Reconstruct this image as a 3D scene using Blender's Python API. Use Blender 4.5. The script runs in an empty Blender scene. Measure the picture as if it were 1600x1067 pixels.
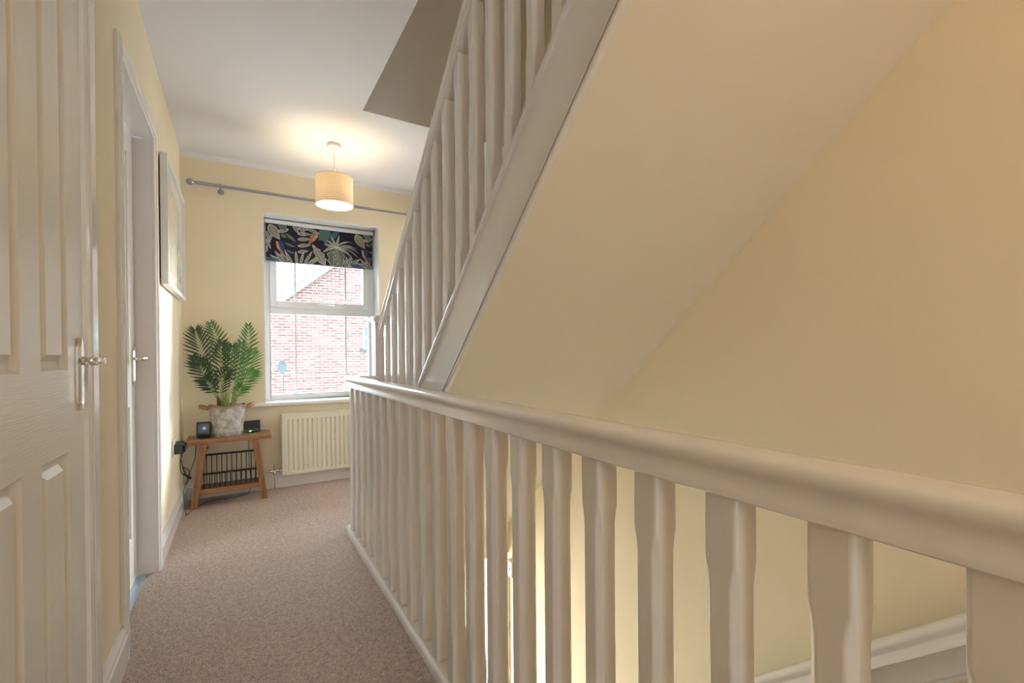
import bpy, bmesh, math, random
from mathutils import Vector, Matrix
rnd = random.Random(7)
S = bpy.context.scene
COL = S.collection
PI = math.pi
TH = math.radians(42.0); T = math.tan(TH)

# ------------------------------------------------------------------ materials
def new_mat(name):
    m = bpy.data.materials.new(name); m.use_nodes = True
    nt = m.node_tree; b = nt.nodes['Principled BSDF']
    return m, nt, b
def N(nt, t, **kw):
    n = nt.nodes.new(t)
    for k, v in kw.items():
        if k in n.inputs: n.inputs[k].default_value = v
        else: setattr(n, k, v)
    return n
def mat(name, col, rough=.5, metal=0, bump=0, scale=200, coat=0, var=0, emit=None, es=0, trans=0, stretch=None, spec=None):
    m, nt, b = new_mat(name)
    b.inputs['Base Color'].default_value = (*col, 1)
    b.inputs['Roughness'].default_value = rough
    b.inputs['Metallic'].default_value = metal
    if spec is not None: b.inputs['Specular IOR Level'].default_value = spec
    if coat: b.inputs['Coat Weight'].default_value = coat
    if emit: b.inputs['Emission Color'].default_value = (*emit, 1); b.inputs['Emission Strength'].default_value = es
    if trans: b.inputs['Transmission Weight'].default_value = trans
    tc = N(nt, 'ShaderNodeTexCoord'); mp = N(nt, 'ShaderNodeMapping')
    if stretch: mp.inputs['Scale'].default_value = stretch
    nt.links.new(tc.outputs['Object'], mp.inputs['Vector'])
    nz = N(nt, 'ShaderNodeTexNoise', Scale=scale, Detail=3.0)
    nt.links.new(mp.outputs['Vector'], nz.inputs['Vector'])
    if var:
        mx = N(nt, 'ShaderNodeMix', data_type='RGBA')
        mx.inputs[6].default_value = (*[c*(1-var) for c in col], 1)
        mx.inputs[7].default_value = (*[min(1, c*(1+var)) for c in col], 1)
        nt.links.new(nz.outputs['Fac'], mx.inputs[0]); nt.links.new(mx.outputs[2], b.inputs['Base Color'])
    if bump:
        bp = N(nt, 'ShaderNodeBump', Strength=bump, Distance=.002)
        nt.links.new(nz.outputs['Fac'], bp.inputs['Height']); nt.links.new(bp.outputs['Normal'], b.inputs['Normal'])
    return m

M = {}
M['wall'] = mat('cream wall paint', (.84, .74, .55), .75, bump=.12, scale=260, var=.015)
M['ceil'] = mat('white ceiling paint', (.84, .845, .86), .8, bump=.08, scale=200)
M['soffit'] = mat('cream soffit paint', (.83, .765, .645), .8, bump=.12, scale=240)
M['upper'] = mat('pale grey landing paint', (.80, .765, .73), .8, bump=.1, scale=240)
M['gloss'] = mat('white gloss paint', (.84, .81, .79), .22, bump=.05, scale=60, coat=.3)
M['door'] = mat('white grained door paint', (.83, .81, .78), .36, bump=.16, scale=90, stretch=(1, 3, .12))
M['doorh'] = mat('white grained rail paint', (.83, .81, .78), .36, bump=.35, scale=90, stretch=(1, .12, 3))
M['upvc'] = mat('white plastic window frame', (.83, .86, .88), .3)
M['chrome'] = mat('polished chrome', (.78, .75, .70), .1, 1, bump=.02)
M['steel'] = mat('brushed grey steel pole', (.36, .37, .40), .35, .8)
M['radiator'] = mat('cream radiator enamel', (.82, .76, .63), .35)
M['black'] = mat('black metal', (.012, .011, .011), .4, .3)
M['plastic'] = mat('black plastic', (.015, .016, .018), .35)
M['cord'] = mat('white cord', (.8, .76, .66), .5)
M['wplastic'] = mat('white plastic', (.82, .82, .8), .35)
M['rope'] = mat('brown jute rope', (.45, .27, .13), .9, bump=1, scale=300, var=.3)
M['roof'] = mat('grey roof tile', (.045, .05, .06), .8, var=.2, scale=8)
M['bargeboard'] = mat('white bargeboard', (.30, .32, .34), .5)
M['dish'] = mat('grey dish', (.040, .050, .052), .7, spec=.1)
M['paving'] = mat('pale paving', (.38, .38, .37), .9, var=.06, scale=3)
M['bglass'] = mat('dark blue window glass', (.03, .05, .065), .5, spec=.2)

def carpet():
    m, nt, b = new_mat('beige loop pile carpet')
    tc = N(nt, 'ShaderNodeTexCoord')
    v = N(nt, 'ShaderNodeTexVoronoi', Scale=150.0); n2 = N(nt, 'ShaderNodeTexNoise', Scale=60.0, Detail=6.0, Roughness=.75)
    n3 = N(nt, 'ShaderNodeTexNoise', Scale=2.2, Detail=2.0)
    for n in (v, n2, n3): nt.links.new(tc.outputs['Object'], n.inputs['Vector'])
    r = N(nt, 'ShaderNodeValToRGB')
    r.color_ramp.elements[0].position = .3; r.color_ramp.elements[0].color = (.50, .375, .315, 1)
    r.color_ramp.elements[1].position = .72; r.color_ramp.elements[1].color = (.82, .69, .61, 1)
    nt.links.new(n2.outputs['Fac'], r.inputs['Fac'])
    mx = N(nt, 'ShaderNodeMix', data_type='RGBA', blend_type='MULTIPLY'); mx.inputs[0].default_value = .55
    nt.links.new(r.outputs['Color'], mx.inputs[6])
    r2 = N(nt, 'ShaderNodeValToRGB'); r2.color_ramp.elements[0].color = (1, 1, 1, 1); r2.color_ramp.elements[1].color = (.45, .42, .4, 1)
    r2.color_ramp.elements[1].position = .75
    nt.links.new(v.outputs['Distance'], r2.inputs['Fac']); nt.links.new(r2.outputs['Color'], mx.inputs[7])
    mx2 = N(nt, 'ShaderNodeMix', data_type='RGBA', blend_type='MULTIPLY'); mx2.inputs[0].default_value = .12
    nt.links.new(mx.outputs[2], mx2.inputs[6]); nt.links.new(n3.outputs['Fac'], mx2.inputs[7])
    nt.links.new(mx2.outputs[2], b.inputs['Base Color'])
    b.inputs['Roughness'].default_value = .95; b.inputs['Specular IOR Level'].default_value = .1
    bp = N(nt, 'ShaderNodeBump', Strength=.9, Distance=.004); bp.invert = True
    nt.links.new(v.outputs['Distance'], bp.inputs['Height']); nt.links.new(bp.outputs['Normal'], b.inputs['Normal'])
    return m
M['carpet'] = carpet()

def wood(name, c1, c2, sc, rough=.4):
    m, nt, b = new_mat(name)
    tc = N(nt, 'ShaderNodeTexCoord'); mp = N(nt, 'ShaderNodeMapping'); mp.inputs['Scale'].default_value = sc
    nz = N(nt, 'ShaderNodeTexNoise', Scale=6.0, Detail=6.0, Distortion=.6)
    nt.links.new(tc.outputs['Object'], mp.inputs['Vector']); nt.links.new(mp.outputs['Vector'], nz.inputs['Vector'])
    r = N(nt, 'ShaderNodeValToRGB'); r.color_ramp.elements[0].position = .35; r.color_ramp.elements[1].position = .65
    r.color_ramp.elements[0].color = (*c1, 1); r.color_ramp.elements[1].color = (*c2, 1)
    nt.links.new(nz.outputs['Fac'], r.inputs['Fac']); nt.links.new(r.outputs['Color'], b.inputs['Base Color'])
    b.inputs['Roughness'].default_value = rough
    return m
M['wood'] = wood('oiled oak along length', (.26, .115, .045), (.40, .20, .09), (1, 12, 12), .36)
M['woodv'] = wood('oiled oak upright', (.25, .11, .045), (.38, .19, .085), (12, 12, 1), .4)
M['woodd'] = wood('dark oak shelf', (.10, .04, .018), (.17, .075, .035), (1, 12, 12), .5)

def glass():
    m = bpy.data.materials.new('window glass'); m.use_nodes = True; nt = m.node_tree; nt.nodes.clear()
    o = N(nt, 'ShaderNodeOutputMaterial'); t = N(nt, 'ShaderNodeBsdfTransparent'); g = N(nt, 'ShaderNodeBsdfGlossy', Roughness=.0)
    f = N(nt, 'ShaderNodeFresnel', IOR=1.35); mx = N(nt, 'ShaderNodeMixShader')
    t.inputs['Color'].default_value = (.97, .985, .98, 1)
    nt.links.new(f.outputs[0], mx.inputs[0]); nt.links.new(t.outputs[0], mx.inputs[1]); nt.links.new(g.outputs[0], mx.inputs[2])
    nt.links.new(mx.outputs[0], o.inputs[0]); return m
M['glass'] = glass()

def brick():
    m, nt, b = new_mat('red brick')
    tc = N(nt, 'ShaderNodeTexCoord'); mp = N(nt, 'ShaderNodeMapping')
    mp.inputs['Rotation'].default_value = (PI/2, 0, 0)
    nt.links.new(tc.outputs['Object'], mp.inputs['Vector'])
    k = N(nt, 'ShaderNodeTexBrick', Scale=1.0); k.inputs['Brick Width'].default_value = .225; k.inputs['Row Height'].default_value = .075
    k.inputs['Mortar Size'].default_value = .010
    k.inputs['Color1'].default_value = (.095, .050, .043, 1); k.inputs['Color2'].default_value = (.050, .024, .020, 1); k.inputs['Mortar'].default_value = (.14, .125, .12, 1)
    nt.links.new(mp.outputs['Vector'], k.inputs['Vector']); nt.links.new(k.outputs['Color'], b.inputs['Base Color'])
    b.inputs['Roughness'].default_value = .9
    return m
M['brick'] = brick()

def shade_mat():
    m = bpy.data.materials.new('woven lampshade fabric'); m.use_nodes = True; nt = m.node_tree; nt.nodes.clear()
    o = N(nt, 'ShaderNodeOutputMaterial'); d = N(nt, 'ShaderNodeBsdfDiffuse'); tl = N(nt, 'ShaderNodeBsdfTranslucent'); mx = N(nt, 'ShaderNodeMixShader')
    tc = N(nt, 'ShaderNodeTexCoord'); w = N(nt, 'ShaderNodeTexWave', Scale=22.0, Distortion=.4, bands_direction='Z')
    w2 = N(nt, 'ShaderNodeTexNoise', Scale=150.0)
    nt.links.new(tc.outputs['Object'], w.inputs['Vector']); nt.links.new(tc.outputs['Object'], w2.inputs['Vector'])
    mult = N(nt, 'ShaderNodeMath', operation='MULTIPLY'); nt.links.new(w.outputs['Fac'], mult.inputs[0]); nt.links.new(w2.outputs['Fac'], mult.inputs[1])
    r = N(nt, 'ShaderNodeValToRGB'); r.color_ramp.elements[0].color = (.88, .74, .52, 1); r.color_ramp.elements[1].color = (.98, .94, .84, 1)
    r.color_ramp.elements[1].position = .5
    nt.links.new(mult.outputs[0], r.inputs['Fac'])
    nt.links.new(r.outputs[0], d.inputs['Color']); nt.links.new(r.outputs[0], tl.inputs['Color'])
    mx.inputs[0].default_value = .24
    nt.links.new(d.outputs[0], mx.inputs[1]); nt.links.new(tl.outputs[0], mx.inputs[2]); nt.links.new(mx.outputs[0], o.inputs[0]); return m
M['shade'] = shade_mat()
def pot_mat():
    m, nt, b = new_mat('whitewashed woven metal pot')
    tc = N(nt, 'ShaderNodeTexCoord'); mp = N(nt, 'ShaderNodeMapping'); mp.inputs['Rotation'].default_value = (0, .8, 0)
    nt.links.new(tc.outputs['Object'], mp.inputs['Vector'])
    c = N(nt, 'ShaderNodeTexNoise', Scale=26.0, Detail=5.0); w = N(nt, 'ShaderNodeTexChecker', Scale=50.0)
    nt.links.new(mp.outputs[0], c.inputs['Vector']); nt.links.new(mp.outputs[0], w.inputs['Vector'])
    r = N(nt, 'ShaderNodeValToRGB'); r.color_ramp.elements[0].position = .35; r.color_ramp.elements[1].position = .62
    r.color_ramp.elements[0].color = (.33, .31, .29, 1); r.color_ramp.elements[1].color = (.68, .68, .67, 1)
    nt.links.new(c.outputs['Fac'], r.inputs['Fac']); nt.links.new(r.outputs[0], b.inputs['Base Color'])
    bp = N(nt, 'ShaderNodeBump', Strength=.5, Distance=.002); nt.links.new(w.outputs['Fac'], bp.inputs['Height']); nt.links.new(bp.outputs[0], b.inputs['Normal'])
    b.inputs['Roughness'].default_value = .45; b.inputs['Metallic'].default_value = .25
    return m
M['pot'] = pot_mat()
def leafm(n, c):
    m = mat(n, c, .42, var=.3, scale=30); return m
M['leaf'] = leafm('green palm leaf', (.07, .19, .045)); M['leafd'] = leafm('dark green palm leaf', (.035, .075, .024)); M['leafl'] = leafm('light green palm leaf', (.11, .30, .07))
M['stem'] = mat('pale green stem', (.30, .42, .14), .5)
M['bark'] = mat('brown leaf sheath', (.16, .08, .03), .9)
def art_mat():
    m, nt, b = new_mat('pale watercolour print')
    tc = N(nt, 'ShaderNodeTexCoord'); nz = N(nt, 'ShaderNodeTexNoise', Scale=4.5, Detail=4.0, Distortion=.8); nt.links.new(tc.outputs['Object'], nz.inputs['Vector'])
    r = N(nt, 'ShaderNodeValToRGB'); cr = r.color_ramp
    cr.elements[0].position = .30; cr.elements[0].color = (.42, .55, .68, 1); cr.elements[1].position = .72; cr.elements[1].color = (.80, .80, .74, 1)
    for p, c in ((.40, (.50, .62, .66)), (.46, (.75, .75, .68)), (.53, (.76, .73, .55)), (.57, (.76, .64, .56)), (.61, (.76, .77, .72))):
        e = cr.elements.new(p); e.color = (*c, 1)
    nt.links.new(nz.outputs['Fac'], r.inputs['Fac']); nt.links.new(r.outputs[0], b.inputs['Base Color'])
    b.inputs['Roughness'].default_value = .12
    return m
M['art'] = art_mat()
M['mount'] = mat('cream picture mount', (.80, .78, .70), .12)

# ------------------------------------------------------------------ mesh builder
class MB:
    def __init__(s): s.v = []; s.f = []; s.mi = []; s.sm = []
    def add(s, vs, fs, mi=0, sm=False):
        o = len(s.v); s.v += [tuple(v) for v in vs]; s.f += [tuple(i+o for i in f) for f in fs]; s.mi += [mi]*len(fs); s.sm += [sm]*len(fs); return s
    def box(s, x0, x1, y0, y1, z0, z1, mi=0):
        v = [(x, y, z) for z in (z0, z1) for y in (y0, y1) for x in (x0, x1)]
        return s.add(v, [(0, 2, 3, 1), (4, 5, 7, 6), (0, 1, 5, 4), (2, 6, 7, 3), (0, 4, 6, 2), (1, 3, 7, 5)], mi)
    def tube(s, pts, r, n=8, mi=0, caps=True, rs=None):
        pts = [Vector(p) for p in pts]; rings = []; up = None
        for i, p in enumerate(pts):
            d = (pts[min(i+1, len(pts)-1)]-pts[max(i-1, 0)]).normalized()
            if up is None: up = Vector((0, 0, 1)) if abs(d.z) < .9 else Vector((1, 0, 0))
            a = d.cross(up)
            if a.length < 1e-4: a = d.cross(Vector((0, 1, 0)))
            a.normalize(); b = a.cross(d).normalized(); up = b
            rr = rs[i] if rs else r
            rings.append([p+a*math.cos(2*PI*k/n)*rr+b*math.sin(2*PI*k/n)*rr for k in range(n)])
        return s.loft(rings, mi, caps)
    def loft(s, rings, mi=0, caps=True, sm=True, closed=True):
        n = len(rings[0]); v = [p for r in rings for p in r]; f = []
        for i in range(len(rings)-1):
            for k in range(n if closed else n-1):
                f.append((i*n+k, i*n+(k+1) % n, (i+1)*n+(k+1) % n, (i+1)*n+k))
        s.add(v, f, mi, sm)
        if caps and closed:
            s.add(rings[0], [tuple(range(n))[::-1]], mi); s.add(rings[-1], [tuple(range(n))], mi)
        return s
    def lathe(s, prof, c=(0, 0, 0), axis='z', n=32, mi=0, caps=True, sq=(1, 1)):
        rings = []
        for r, h in prof:
            ring = []
            for k in range(n):
                a = 2*PI*k/n; p, q = r*math.cos(a)*sq[0], r*math.sin(a)*sq[1]
                ring.append({'z': (c[0]+p, c[1]+q, c[2]+h), 'x': (c[0]+h, c[1]+p, c[2]+q), 'y': (c[0]+p, c[1]+h, c[2]+q)}[axis])
            rings.append(ring)
        return s.loft(rings, mi, caps)
    def build(s, name, m, parent=None, bevel=0, seg=2, weld=True, loc=None):
        me = bpy.data.meshes.new(name)
        off = Vector(loc) if loc is not None else Vector((0, 0, 0))
        me.from_pydata([Vector(v)-off for v in s.v], [], s.f)
        for x in (m if isinstance(m, (list, tuple)) else [m]): me.materials.append(x)
        for p, i, sm in zip(me.polygons, s.mi, s.sm): p.material_index = i; p.use_smooth = sm
        bm = bmesh.new(); bm.from_mesh(me)
        if weld: bmesh.ops.remove_doubles(bm, verts=bm.verts, dist=1e-6)
        bmesh.ops.recalc_face_normals(bm, faces=bm.faces); bm.to_mesh(me); bm.free()
        o = bpy.data.objects.new(name, me); COL.objects.link(o); o.location = off
        if parent is not None:
            o.parent = parent; 
            if loc is None: o.location = -parent.get('_o', Vector((0,0,0))) if False else (0,0,0)
        if bevel:
            b = o.modifiers.new('bevel', 'BEVEL'); b.width = bevel; b.segments = seg; b.limit_method = 'ANGLE'; b.angle_limit = math.radians(40)
            b.harden_normals = False
        if any(s.sm):
            try: 
                e = o.modifiers.new('edge split', 'EDGE_SPLIT'); e.split_angle = math.radians(38)
            except Exception: pass
        return o

def tag(o, label=None, cat=None, group=None, kind=None):
    if label: o['label'] = label
    if cat: o['category'] = cat
    if group: o['group'] = group
    if kind: o['kind'] = kind
    return o
def thing(name, loc, label, cat, group=None, rz=0):
    o = bpy.data.objects.new(name, None); o.empty_display_size = .05; COL.objects.link(o); o.location = loc; o.rotation_euler = (0, 0, rz)
    return tag(o, label, cat, group)
def world(o, root):
    """part drawn in world coordinates, hung under an unrotated root"""
    o.parent = root; o.location = tuple(-c for c in root.location); return o
def st(name, mb, m, bevel=0):
    return tag(mb.build(name, m, bevel=bevel), kind='structure')

XL, XR, YF, ZC = -.335, 1.67, 3.846, 2.40
YB = -2.0
# ------------------------------------------------------------------ shell
f = MB()
f.box(XL-.1, .501, YB, 2.70, -.02, 0); f.box(.501, 1.67, YB, -.25, -.02, 0)
f.box(XL-.1, XR, 2.70, YF, -.02, 0)
st('floor', f, M['carpet'])
f = MB(); f.box(XL, .55, YB, 2.87, -.4, -.021); f.box(.55, XR, YB, -.26, -.4, -.021); f.box(XL, XR, 2.87, YF, -.4, -.021); f.box(.55, .68, 2.70, 2.87, -.4, -.021)
st('trim_1', f, M['soffit'])            # the floor deck with its cream edge
# ceiling slab with stairwell opening
f = MB(); f.box(XL, .627, YB, YF, ZC, 2.62); f.box(.627, XR, 2.714, YF, ZC, 2.62); f.box(.627, XR, YB, -.09, ZC, 2.62)
st('ceiling', f, M['ceil'])
f = MB(); f.box(.60, XR+.1, YB-.1, 2.80, 4.85, 4.95); st('ceiling_upper', f, M['ceil'])
# left wall with two door openings
D1 = (.862, 1.530); D2 = (1.968, 2.638); ZD = 1.985
f = MB(); x0, x1 = XL-.1, XL
for a, b in ((YB, D1[0]), (D1[1], D2[0]), (D2[1], YF)): f.box(x0, x1, a, b, -.4, ZC)
f.box(x0, x1, D1[0], D1[1], ZD, ZC); f.box(x0, x1, D2[0], D2[1], ZD, ZC)
st('wall_left', f, M['wall'])
# window wall
WX0, WX1, WZ0, WZ1 = .162, 1.012, .620, 2.052
f = MB()
f.box(XL-.1, WX0, YF, YF+.3, -2.75, 2.7); f.box(WX1, XR+.1, YF, YF+.3, -2.75, 2.7); f.box(WX0, WX1, YF, YF+.3, -.6, WZ0); f.box(WX0, WX1, YF, YF+.3, WZ1, 2.7)
f.box(WX0, WX1, YF, YF+.3, -2.75, -2.4)
st('wall_far', f, M['wall'])
f = MB()
rv = .004
f.box(WX0, WX0+rv, YF+.001, YF+.2, WZ0, WZ1); f.box(WX1-rv, WX1, YF+.001, YF+.2, WZ0, WZ1); f.box(WX0, WX1, YF+.001, YF+.2, WZ1-rv, WZ1)
st('trim_2', f, M['ceil'])     # white painted window reveals
f = MB(); f.box(XL, XR, YF-.004, YF, ZC-.038, ZC); st('trim_3', f, M['ceil'])   # white band under the ceiling
# right wall, full height
f = MB(); f.box(XR, XR+.1, YB-.1, 2.98, -2.75, 4.95); f.box(XR, XR+.1, 3.70, YF+.3, -2.75, 4.95); f.box(XR, XR+.1, 2.98, 3.70, -2.75, -.02); f.box(XR, XR+.1, 2.98, 3.70, ZD, 4.95); st('wall_right', f, M['wall'])
f = MB(); f.box(XR+.1, 3.2, 2.4, 2.5, 0, ZC); f.box(XR+.1, 3.2, YF, YF+.3, 0, ZC); f.box(3.2, 3.3, 2.4, YF+.3, 0, ZC); f.box(XR+.1, 3.3, 2.4, YF+.3, ZC, ZC+.05); st('wall_far_room', f, M['wall'])
f = MB(); f.box(XR+.1, 3.3, 2.4, YF+.3, -.02, 0); f.box(XR, XR+.1, 2.98, 3.70, -.02, .0); st('floor_far_room', f, M['carpet'])
# back wall with a window opening
f = MB()
f.box(XL-.1, -.30, YB-.2, YB, -2.75, 4.95); f.box(.44, XR+.1, YB-.2, YB, -2.75, 4.95); f.box(-.30, .44, YB-.2, YB, -2.75, -.0); f.box(-.30, .44, YB-.2, YB, ZD, 4.95)
st('wall_back', f, M['wall'])
# upper floor walls round the stairwell
f = MB(); f.box(.627, XR, 2.712, 2.80, ZC+.0005, 4.85); st('wall_upper_far', f, M['upper'])
f = MB(); f.box(.55, .627, YB, 2.80, 2.62, 4.85); st('wall_upper_left', f, M['wall'])
# the open room behind the camera, which daylight comes from
f = MB(); f.box(-1.2, -1.1, -4.2, YB-.2, 0, ZC); f.box(1.3, 1.4, -4.2, YB-.2, 0, ZC); f.box(-1.2, 1.4, -4.3, -4.2, 0, ZC); f.box(-1.2, 1.4, -4.2, YB-.2, ZC, ZC+.05)
st('wall_back_room', f, M['wall'])
f = MB(); f.box(-1.2, 1.4, -4.2, YB, -.02, 0); st('floor_back_room', f, M['carpet'])
# lower hall
f = MB(); f.box(.46, .55, YB, 2.87, -2.75, -.4); st('wall_lower_left', f, M['wall'])
f = MB(); f.box(XL-.1, XR+.1, YB-.1, YF+.1, -2.75, -2.65); st('floor_lower', f, M['carpet'])
f = MB(); f.box(XL-.1, XL, 2.87, YF, -2.65, -.4); st('wall_lower_hall', f, M['wall'])

# skirtings
SK = [(.018, 0), (.018, .085), (.013, .092), (.013, .100), (.007, .112), (.004, .120), (0, .120)]
def skirt_y(name, x, y0, y1, sgn=1):
    f = MB(); r = [[(x+sgn*p, y, z) for p, z in [(0, 0)]+SK] for y in (y0, y1)]; f.loft(r, sm=False); return st(name, f, M['gloss'])
def skirt_x(name, y, x0, x1):
    f = MB(); r = [[(x, y-p, z) for p, z in [(0, 0)]+SK] for x in (x0, x1)]; f.loft(r, sm=False); return st(name, f, M['gloss'])
skirt_y('baseboard_left', XL, 2.696, YF-.018); skirt_y('baseboard_between_doors', XL, 1.605, 1.91)
skirt_x('baseboard_far', YF, XL, XR)

# architraves
AP = [(0, 0), (0, .009), (.008, .013), (.013, .013), (.016, .016), (.044, .018), (.048, .014), (.052, .014), (.057, .009), (.057, 0)]
def architrave(name, d, k=1):
    f = MB(); rings = []
    for P in range(4):
        ring = []
        for u, v in [(a*k, b) for a, b in AP]:
            y = d[0]-u if P < 2 else d[1]+u
            z = 0 if P in (0, 3) else ZD+u
            ring.append((XL+v, y, z))
        rings.append(ring)
    f.loft(rings, sm=False); return st(name, f, M['gloss'])
architrave('trim_4', D1, 1.3); architrave('trim_5', D2)
# linings and stops of the recessed doorway, threshold bar
f = MB()
f.box(XL-.1, XL+.001, D2[0], D2[0]+.004, 0, ZD); f.box(XL-.1, XL+.001, D2[1]-.004, D2[1], 0, ZD); f.box(XL-.1, XL+.001, D2[0], D2[1], ZD-.004, ZD)
st('trim_6', f, M['gloss'])
f = MB(); f.box(XL-.065, XL-.035, D2[0]+.006, D2[1]-.006, .0005, .006); st('trim_7', f, mat('steel threshold strip', (.45, .56, .66), .3, .6), bevel=.002)

# ------------------------------------------------------------------ doors
def door(name, x, d, label):
    y0, y1 = d[0]+.004, d[1]-.004; z0, z1 = .006, ZD-.005
    if name == 'door_2': y0 += .003; y1 -= .003; z1 -= .004
    W = y1-y0; st_ = .115; mun = .097; pw = (W-2*st_-mun)/2
    ys = [y0, y0+st_, y0+st_+pw, y1-st_-pw, y1-st_, y1]
    zs = [z0, .205, .775, .958, 1.868, z1]
    f = MB(); 
    for j in range(5):
        for i in range(5):
            a, b, c, e = ys[i], ys[i+1], zs[j], zs[j+1]
            if j in (1, 3) and i in (1, 3):
                rings = [(0, 0), (.003, -.002), (.010, -.012), (.017, -.0135), (.022, -.013), (.036, -.001)]
                prev = None
                for ins, dp in rings:
                    q = [(x+dp, a+ins, c+ins), (x+dp, b-ins, c+ins), (x+dp, b-ins, e-ins), (x+dp, a+ins, e-ins)]
                    if prev: f.add(prev+q, [(k, (k+1) % 4, 4+(k+1) % 4, 4+k) for k in range(4)], 0)
                    prev = q
                f.add(prev, [(0, 1, 2, 3)], 0)
            else:
                mi = 1 if j in (0, 2, 4) and i not in (0, 4) else 0
                f.add([(x, a, c), (x, b, c), (x, b, e), (x, a, e)], [(0, 1, 2, 3)], mi)
    # edges and back
    f.add([(x, y0, z0), (x, y1, z0), (x, y1, z1), (x, y0, z1), (x-.035, y0, z0), (x-.035, y1, z0), (x-.035, y1, z1), (x-.035, y0, z1)],
          [(0, 4, 5, 1), (1, 5, 6, 2), (2, 6, 7, 3), (3, 7, 4, 0), (4, 7, 6, 5)])
    o = f.build(name, [M['door'], M['doorh']], weld=False); tag(o, kind='structure')
    yh = y1-.042; zh = .948
    hp = MB()
    # long backplate with rounded stepped ends
    prof = [(-.088, .003), (-.086, .008), (-.080, .011), (-.076, .009), (-.072, .015), (-.066, .019), (.066, .019), (.072, .015), (.076, .009), (.080, .011), (.086, .008), (.088, .003)]
    rings = []
    for sx, k in ((0, 1.0), (.005, 1.0), (.009, .62)):
        rings.append([(x+.0005+sx, yh-w*k, zh+z*(1 if sx < .009 else .97)) for z, w in prof]+[(x+.0005+sx, yh+w*k, zh+z*(1 if sx < .009 else .97)) for z, w in prof[::-1]])
    hp.loft(rings, sm=False)
    h = hp.build('door_handle', M['chrome']); h.parent = o
    lv = MB(); zl = zh+.032
    lv.lathe([(.011, .008), (.011, .016), (.007, .020), (.0085, .026), (.007, .032), (.008, .046), (.0085, .050), (.0, .0535)], (x, yh, zl), 'x', 16)
    lv.lathe([(.0, -.006), (.007, -.004), (.0075, .004), (.0055, .012), (.0085, .018), (.005, .024), (.006, .034), (.0095, .055), (.0115, .070), (.0095, .082), (.005, .088), (.007, .092), (.0045, .098), (0, .100)][::1], (x+.044, yh, zl), 'y', 16)
    # flip so that the lever points at the hinges (-y)
    lv.v = [(vx, (2*yh-vy) if vx > x+.03 and (vy-yh) > -.02 and i >= 8*16+32 else vy, vz) for i, (vx, vy, vz) in enumerate(lv.v)]
    l = lv.build('lever', M['chrome']); l.parent = h
    return o
door('door_1', XL, D1, ''); door('door_2', XL-.068, D2, '')

# ------------------------------------------------------------------ window
def frame_window(name, x0, x1, z0, z1, y, dirn=1):
    """frame face at y, outdoors towards +y*dirn"""
    f = MB(); D = .06*dirn; ya, yb = sorted((y, y+D))
    zt = 1.36 if dirn > 0 else 1.6
    f.box(x0, x0+.045, ya, yb, z0, z1); f.box(x1-.045, x1, ya, yb, z0, z1)
    f.box(x0+.045, x1-.045, ya, yb, z0, z0+.045); f.box(x0+.045, x1-.045, ya, yb, z1-.045, z1); f.box(x0+.045, x1-.045, ya, yb, zt-.045, zt+.01)
    o = st(name, f, M['upvc'], bevel=.004)
    g = MB(); gy = y+.035*dirn; g.box(x0+.04, x1-.04, gy, gy+.004, z0+.04, zt-.04)
    gb = g.build('pane', M['glass']); gb.parent = o
    b = MB()
    for k in (.268, .726):
        xx = x0+(x1-x0)*k; b.box(xx-.008, xx+.008, gy-.006, gy-.001, z0+.045, zt-.045)
    bb = b.build('glazing_bar', M['upvc']); bb.parent = o
    # opening sash above
    s = MB(); a0, a1, c0, c1 = x0+.043, x1-.043, zt+.008, z1-.043; ys0, ys1 = sorted((y-.012*dirn, y+.045*dirn)); t = .05
    s.box(a0, a0+t, ys0, ys1, c0, c1); s.box(a1-t, a1, ys0, ys1, c0, c1); s.box(a0+t, a1-t, ys0, ys1, c0, c0+t); s.box(a0+t, a1-t, ys0, ys1, c1-t, c1)
    so = s.build('sash', M['upvc'], bevel=.006); so.parent = o
    g = MB(); g.box(a0+t-.005, a1-t+.005, gy, gy+.004, c0+t-.005, c1-t+.005); g2 = g.build('pane', M['glass']); g2.parent = so
    b = MB()
    for k in (.268, .726):
        xx = x0+(x1-x0)*k; b.box(xx-.008, xx+.008, gy-.006, gy-.001, c0+t, c1-t)
    b2 = b.build('glazing_bar', M['upvc']); b2.parent = so
    h = MB(); xm = (x0+x1)/2-.02; hy = y-.012*dirn
    h.box(xm-.015, xm+.015, *sorted((hy-.010*dirn, hy)), c0+.014, c0+.036); h.tube([(xm, hy-.010*dirn, c0+.025), (xm, hy-.03*dirn, c0+.025), (xm+.02, hy-.036*dirn, c0+.024), (xm+.11, hy-.034*dirn, c0+.02)], .0065, 8)
    h2 = h.build('window_handle', M['wplastic']); h2.parent = so
    return o
frame_window('window_1', WX0+.004, WX1-.004, .640, WZ1-.004, YF+.175)
# window board with rounded nosing
f = MB(); f.box(.062, 1.112, YF-.03, YF-.0005, .610, .638); f.box(WX0, WX1, YF-.001, YF+.235, .610, .638)
st('trim_8', f, M['gloss'], bevel=.008)

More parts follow.
